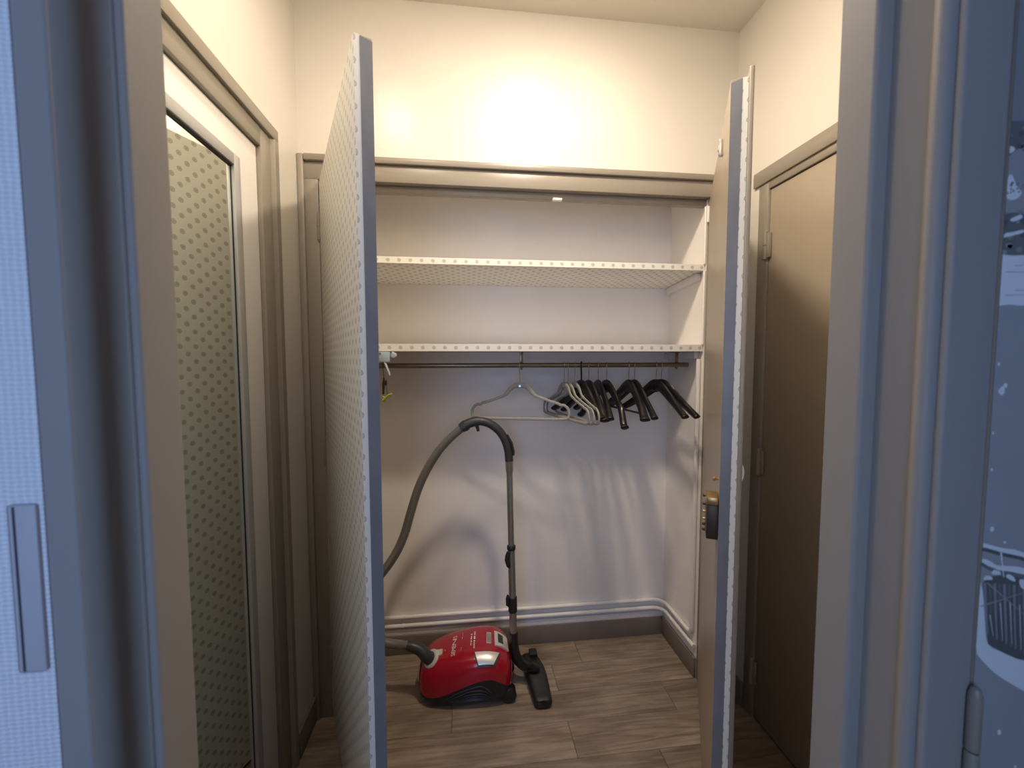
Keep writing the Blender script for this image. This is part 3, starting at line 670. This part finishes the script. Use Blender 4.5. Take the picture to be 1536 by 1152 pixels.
# hose inlet: silver collar, black elbow
cpos = upper(-.148, .40); cn = Vector((-.60, -.34, .72)).normalized()
k0 = cpos-cn*.016
B().tube([k0, k0+cn*.014, k0+cn*.020, k0+cn*.022], [.040, .038, .034, .026], 28).build('inlet_collar', 'silver', vc); icl = bpy.data.objects['inlet_collar']
patch(upper, [(-.125, .47), (-.098, .46), (-.098, .40), (-.125, .38)], .001, .005, 6).build('collar_tab', 'silver', icl)
e0 = k0+cn*.014
el = spline([e0, e0+cn*.030, Vector((-.196, e0.y-.004, .218)), Vector((-.226, e0.y, .232)), Vector((-.250, e0.y+.004, .2375))], 6)
n = len(el); B().tube(el, [(.0265-.006*(i/(n-1))) for i in range(n)], 20).build('hose_elbow', 'handle', vc)
hs_end = el[-1]; hy = hs_end.y
path = spline([hs_end-Vector((.0, 0, 0)), (-.30, hy+.01, .240), (-.37, 1.745, .225), (-.44, 1.76, .235), (-.485, 1.76, .30), (-.47, 1.75, .40), (-.41, 1.735, .475), (-.352, 1.725, .545), (-.300, 1.72, .62), (-.262, 1.72, .70), (-.232, 1.72, .80), (-.200, 1.72, .90), (-.160, 1.72, .985), (-.115, 1.72, 1.055), (-.065, 1.72, 1.110), (-.018, 1.72, 1.150)], 10)
# resample evenly for the corrugation
L_ = [0]
for a, b in zip(path, path[1:]): L_.append(L_[-1]+(b-a).length)
NR = 1020; pts = []; j = 0
for i in range(NR):
    s_ = L_[-1]*i/(NR-1)
    while j < len(L_)-2 and L_[j+1] < s_: j += 1
    pts.append(path[j].lerp(path[j+1], (s_-L_[j])/max(1e-9, L_[j+1]-L_[j])))
B().tube(pts, [(.0186 if i % 3 == 0 else .0160) for i in range(NR)], 12).build('hose', 'hose', vc, angle=1.2)
# handle
ha = spline([(-.018, 1.72, 1.150), (.004, 1.72, 1.166), (.040, 1.72, 1.1775), (.075, 1.72, 1.176), (.112, 1.72, 1.160), (.145, 1.72, 1.130), (.168, 1.72, 1.090), (.180, 1.72, 1.045), (.1835, 1.72, 1.005)], 6)
n = len(ha); hr_ = []
for i in range(n):
    t = i/(n-1); hr_.append(.0215 if t < .10 else (.0205 if t < .30 else .0185-.001*t))
B().tube(ha, hr_, 20).build('handle', 'handle', vc); hdl = bpy.data.objects['handle']
B().tube([(-.010, 1.72, 1.1555), (.003, 1.72, 1.1650)], .0235, 24).build('swivel_ring', 'handle', hdl)
tg = B(); tg.tube([(.045, 1.72, 1.162), (.050, 1.72, 1.148), (.052, 1.72, 1.136)], [(.012, .008), (.008, .007), (.006, .006)], 12); tg.build('air_slider', 'handle', hdl)
B().tube([(.1745, 1.712, 1.120), (.192, 1.712, 1.085), (.2015, 1.712, 1.045), (.201, 1.712, 1.030)], [(.004, .004), (.009, .006), (.009, .006), (.004, .004)], 12).build('grip_button', 'handle', hdl)
# wand
wx = lambda z: .1835+(1.005-z)*.022
def wp(z): return (wx(z), 1.72, z)
B().tube([wp(1.008), wp(1.0), wp(.965), wp(.955)], [.0172, .0165, .0165, .0145], 20).build('wand_sleeve', 'tube', vc)
B().tube([wp(.958), wp(.62)], .0135, 20).build('upper_wand', 'tube', vc)
B().box(wx(.78)-.003, wx(.78)+.003, 1.7055, 1.7075, .64, .94).build('wand_groove', 'hose', vc)
B().tube([wp(.634), wp(.630), wp(.618), wp(.614)], [.0165, .0190, .0190, .0165], 22).build('wand_ring', 'blackmat', vc)
B().tube([wp(.616), wp(.205)], .0160, 20).build('lower_wand', 'tube', vc); lw = bpy.data.objects['lower_wand']
lb = B(); lb.tube([(wx(.6)-.014, 1.708, .610), (wx(.6)-.018, 1.708, .595), (wx(.6)-.021, 1.708, .575), (wx(.6)-.014, 1.708, .548), (wx(.6)-.010, 1.708, .540)], [(.006, .008), (.010, .010), (.010, .010), (.009, .009), (.004, .004)], 12); lb.build('wand_latch', 'blackmat', lw)
B().tube([wp(.405), wp(.402), wp(.338), wp(.335)], [.017, .0195, .0195, .017], 22).build('wand_joint', 'blackmat', vc); wj = bpy.data.objects['wand_joint']
jb = B(); jb.tube([(wx(.38)-.022, 1.714, .415), (wx(.38)-.024, 1.714, .40), (wx(.38)-.023, 1.714, .37), (wx(.38)-.018, 1.714, .365)], [(.004, .004), (.006, .007), (.006, .007), (.004, .004)], 10); jb.build('joint_button', 'blackmat', wj)
# floor head: joint piece and long nozzle pointing at the viewer
jp = spline([wp(.242), wp(.20), (.204, 1.720, .165), (.212, 1.718, .130), (.235, 1.716, .098), (.262, 1.715, .078), (.290, 1.715, .062)], 6)
n = len(jp); B().tube(jp, [.0195+.003*math.sin(PI*i/(n-1)) for i in range(n)], 20).build('swivel_neck', 'black', vc)
nb = B()
def noz(u, v):
    y = 1.575+.28*u; th = 2*PI*v
    endt = min(1, math.sin(PI*min(1, max(.03, u)*1.0))**.25 if 0 < u < 1 else .35)
    hw = (.036+.008*math.sin(PI*u))*(.75 if u in (0, 1) else 1); hh = .020+.016*math.exp(-((u-.5)/.30)**2)
    c, sn = math.cos(th), math.sin(th); e_ = .55
    return Vector((.304-.018*(u-.3)+hw*math.copysign(abs(c)**e_, c), y, hh+.002+(hh if sn > 0 else hh)*math.copysign(abs(sn)**e_, sn)*(.8 if u in (0, 1) else 1)))
vs = nb.grid(noz, 30, 24, True); nb.bm.faces.new(vs[0][::-1]); nb.bm.faces.new(vs[-1])
fnz = nb.build('floor_nozzle', 'blackmat', vc, angle=.9)
B().tube([(.262, 1.70, .085), (.285, 1.695, .094), (.312, 1.69, .086)], [(.010, .012), (.022, .018), (.010, .010)], 14).build('nozzle_cover', 'black', fnz)
B().box(.285, .322, 1.79, 1.835, .062, .078, .006).build('nozzle_pedal', 'black', fnz)
B().box(.286, .318, 1.573, 1.578, .008, .034, .004).build('nozzle_end', 'black', fnz)

# small plate on the wallpaper at the left
pt = thing('wall_plate', 'slim grey plate with a dark vertical slot on the pale woven wallpaper', 'wall plate', (-.418, YO, H-.22))
B().box(-.4285, -.404, .4265, YO, H-.300, H-.135, .003).build('cover', 'plate', pt)
B().box(-.4235, -.4215, .4260, .4268, H-.298, H-.137).build('slot', 'slot', pt)

# ================================================================== CEILING LAMP of the hallway (above the picture)
lm = thing('ceiling_lamp', 'larger ceiling lamp with a round diffuser and a small spot head', 'lamp', (.44, 1.03, CEIL))
B().box(.24, .70, 1.00, 1.06, CEIL-.018, CEIL, .004).build('base', 'white', lm)
B().tube([(.31, 1.03, CEIL-.048), (.31, 1.03, CEIL-.046), (.31, 1.03, CEIL-.020), (.31, 1.03, CEIL-.016)], [.074, .078, .078, .070], 40).build('rim', 'white', lm)
g = B(); g.grid(lambda u, v: Vector((.31+.070*u*math.cos(2*PI*v), 1.03+.070*u*math.sin(2*PI*v), CEIL-.047-.014*(1-u*u))), 8, 40, True)
g.build('diffuser', 'globe', lm)
sp0 = Vector((.625, 1.03, CEIL-.072)); aim = (Vector((.47, 1.65, H+.88))-sp0).normalized()
hd = B(); hd.tube([sp0-aim*.06, sp0-aim*.055, sp0-aim*.005, sp0+aim*.012], [.012, .026, .031, .031], 20, cap=False); hd.cyl(sp0-aim*.03, Vector((.64, 1.02, CEIL-.016)), .006, n=10); hd.build('spot_head', 'white', lm)
sd = bpy.data.lights.new('spot_bulb', 'SPOT'); sd.energy = SPOT_POWER; sd.color = (1, .84, .56); sd.spot_size = R(75); sd.spot_blend = 1.0; sd.shadow_soft_size = .022
so = bpy.data.objects.new('spot_bulb', sd); COL.objects.link(so); so.parent = lm; so.location = sp0+aim*.012-ORIG[lm.name]
so.rotation_euler = aim.to_track_quat('-Z', 'Y').to_euler()

lm2 = thing('ceiling_lamp', 'smaller round ceiling lamp near the mirrored door', 'lamp', (-.36, .92, CEIL))
B().tube([(-.36, .92, CEIL-.034), (-.36, .92, CEIL-.032), (-.36, .92, CEIL-.004), (-.36, .92, CEIL)], [.055, .058, .058, .056], 32).build('rim', 'white', lm2)
g = B(); g.grid(lambda u, v: Vector((-.36+.051*u*math.cos(2*PI*v), .92+.051*u*math.sin(2*PI*v), CEIL-.033-.010*(1-u*u))), 6, 32, True)
g.build('diffuser', emit('small_lamp_diffuser', (1, .85, .665), LAMP2_POWER), lm2)
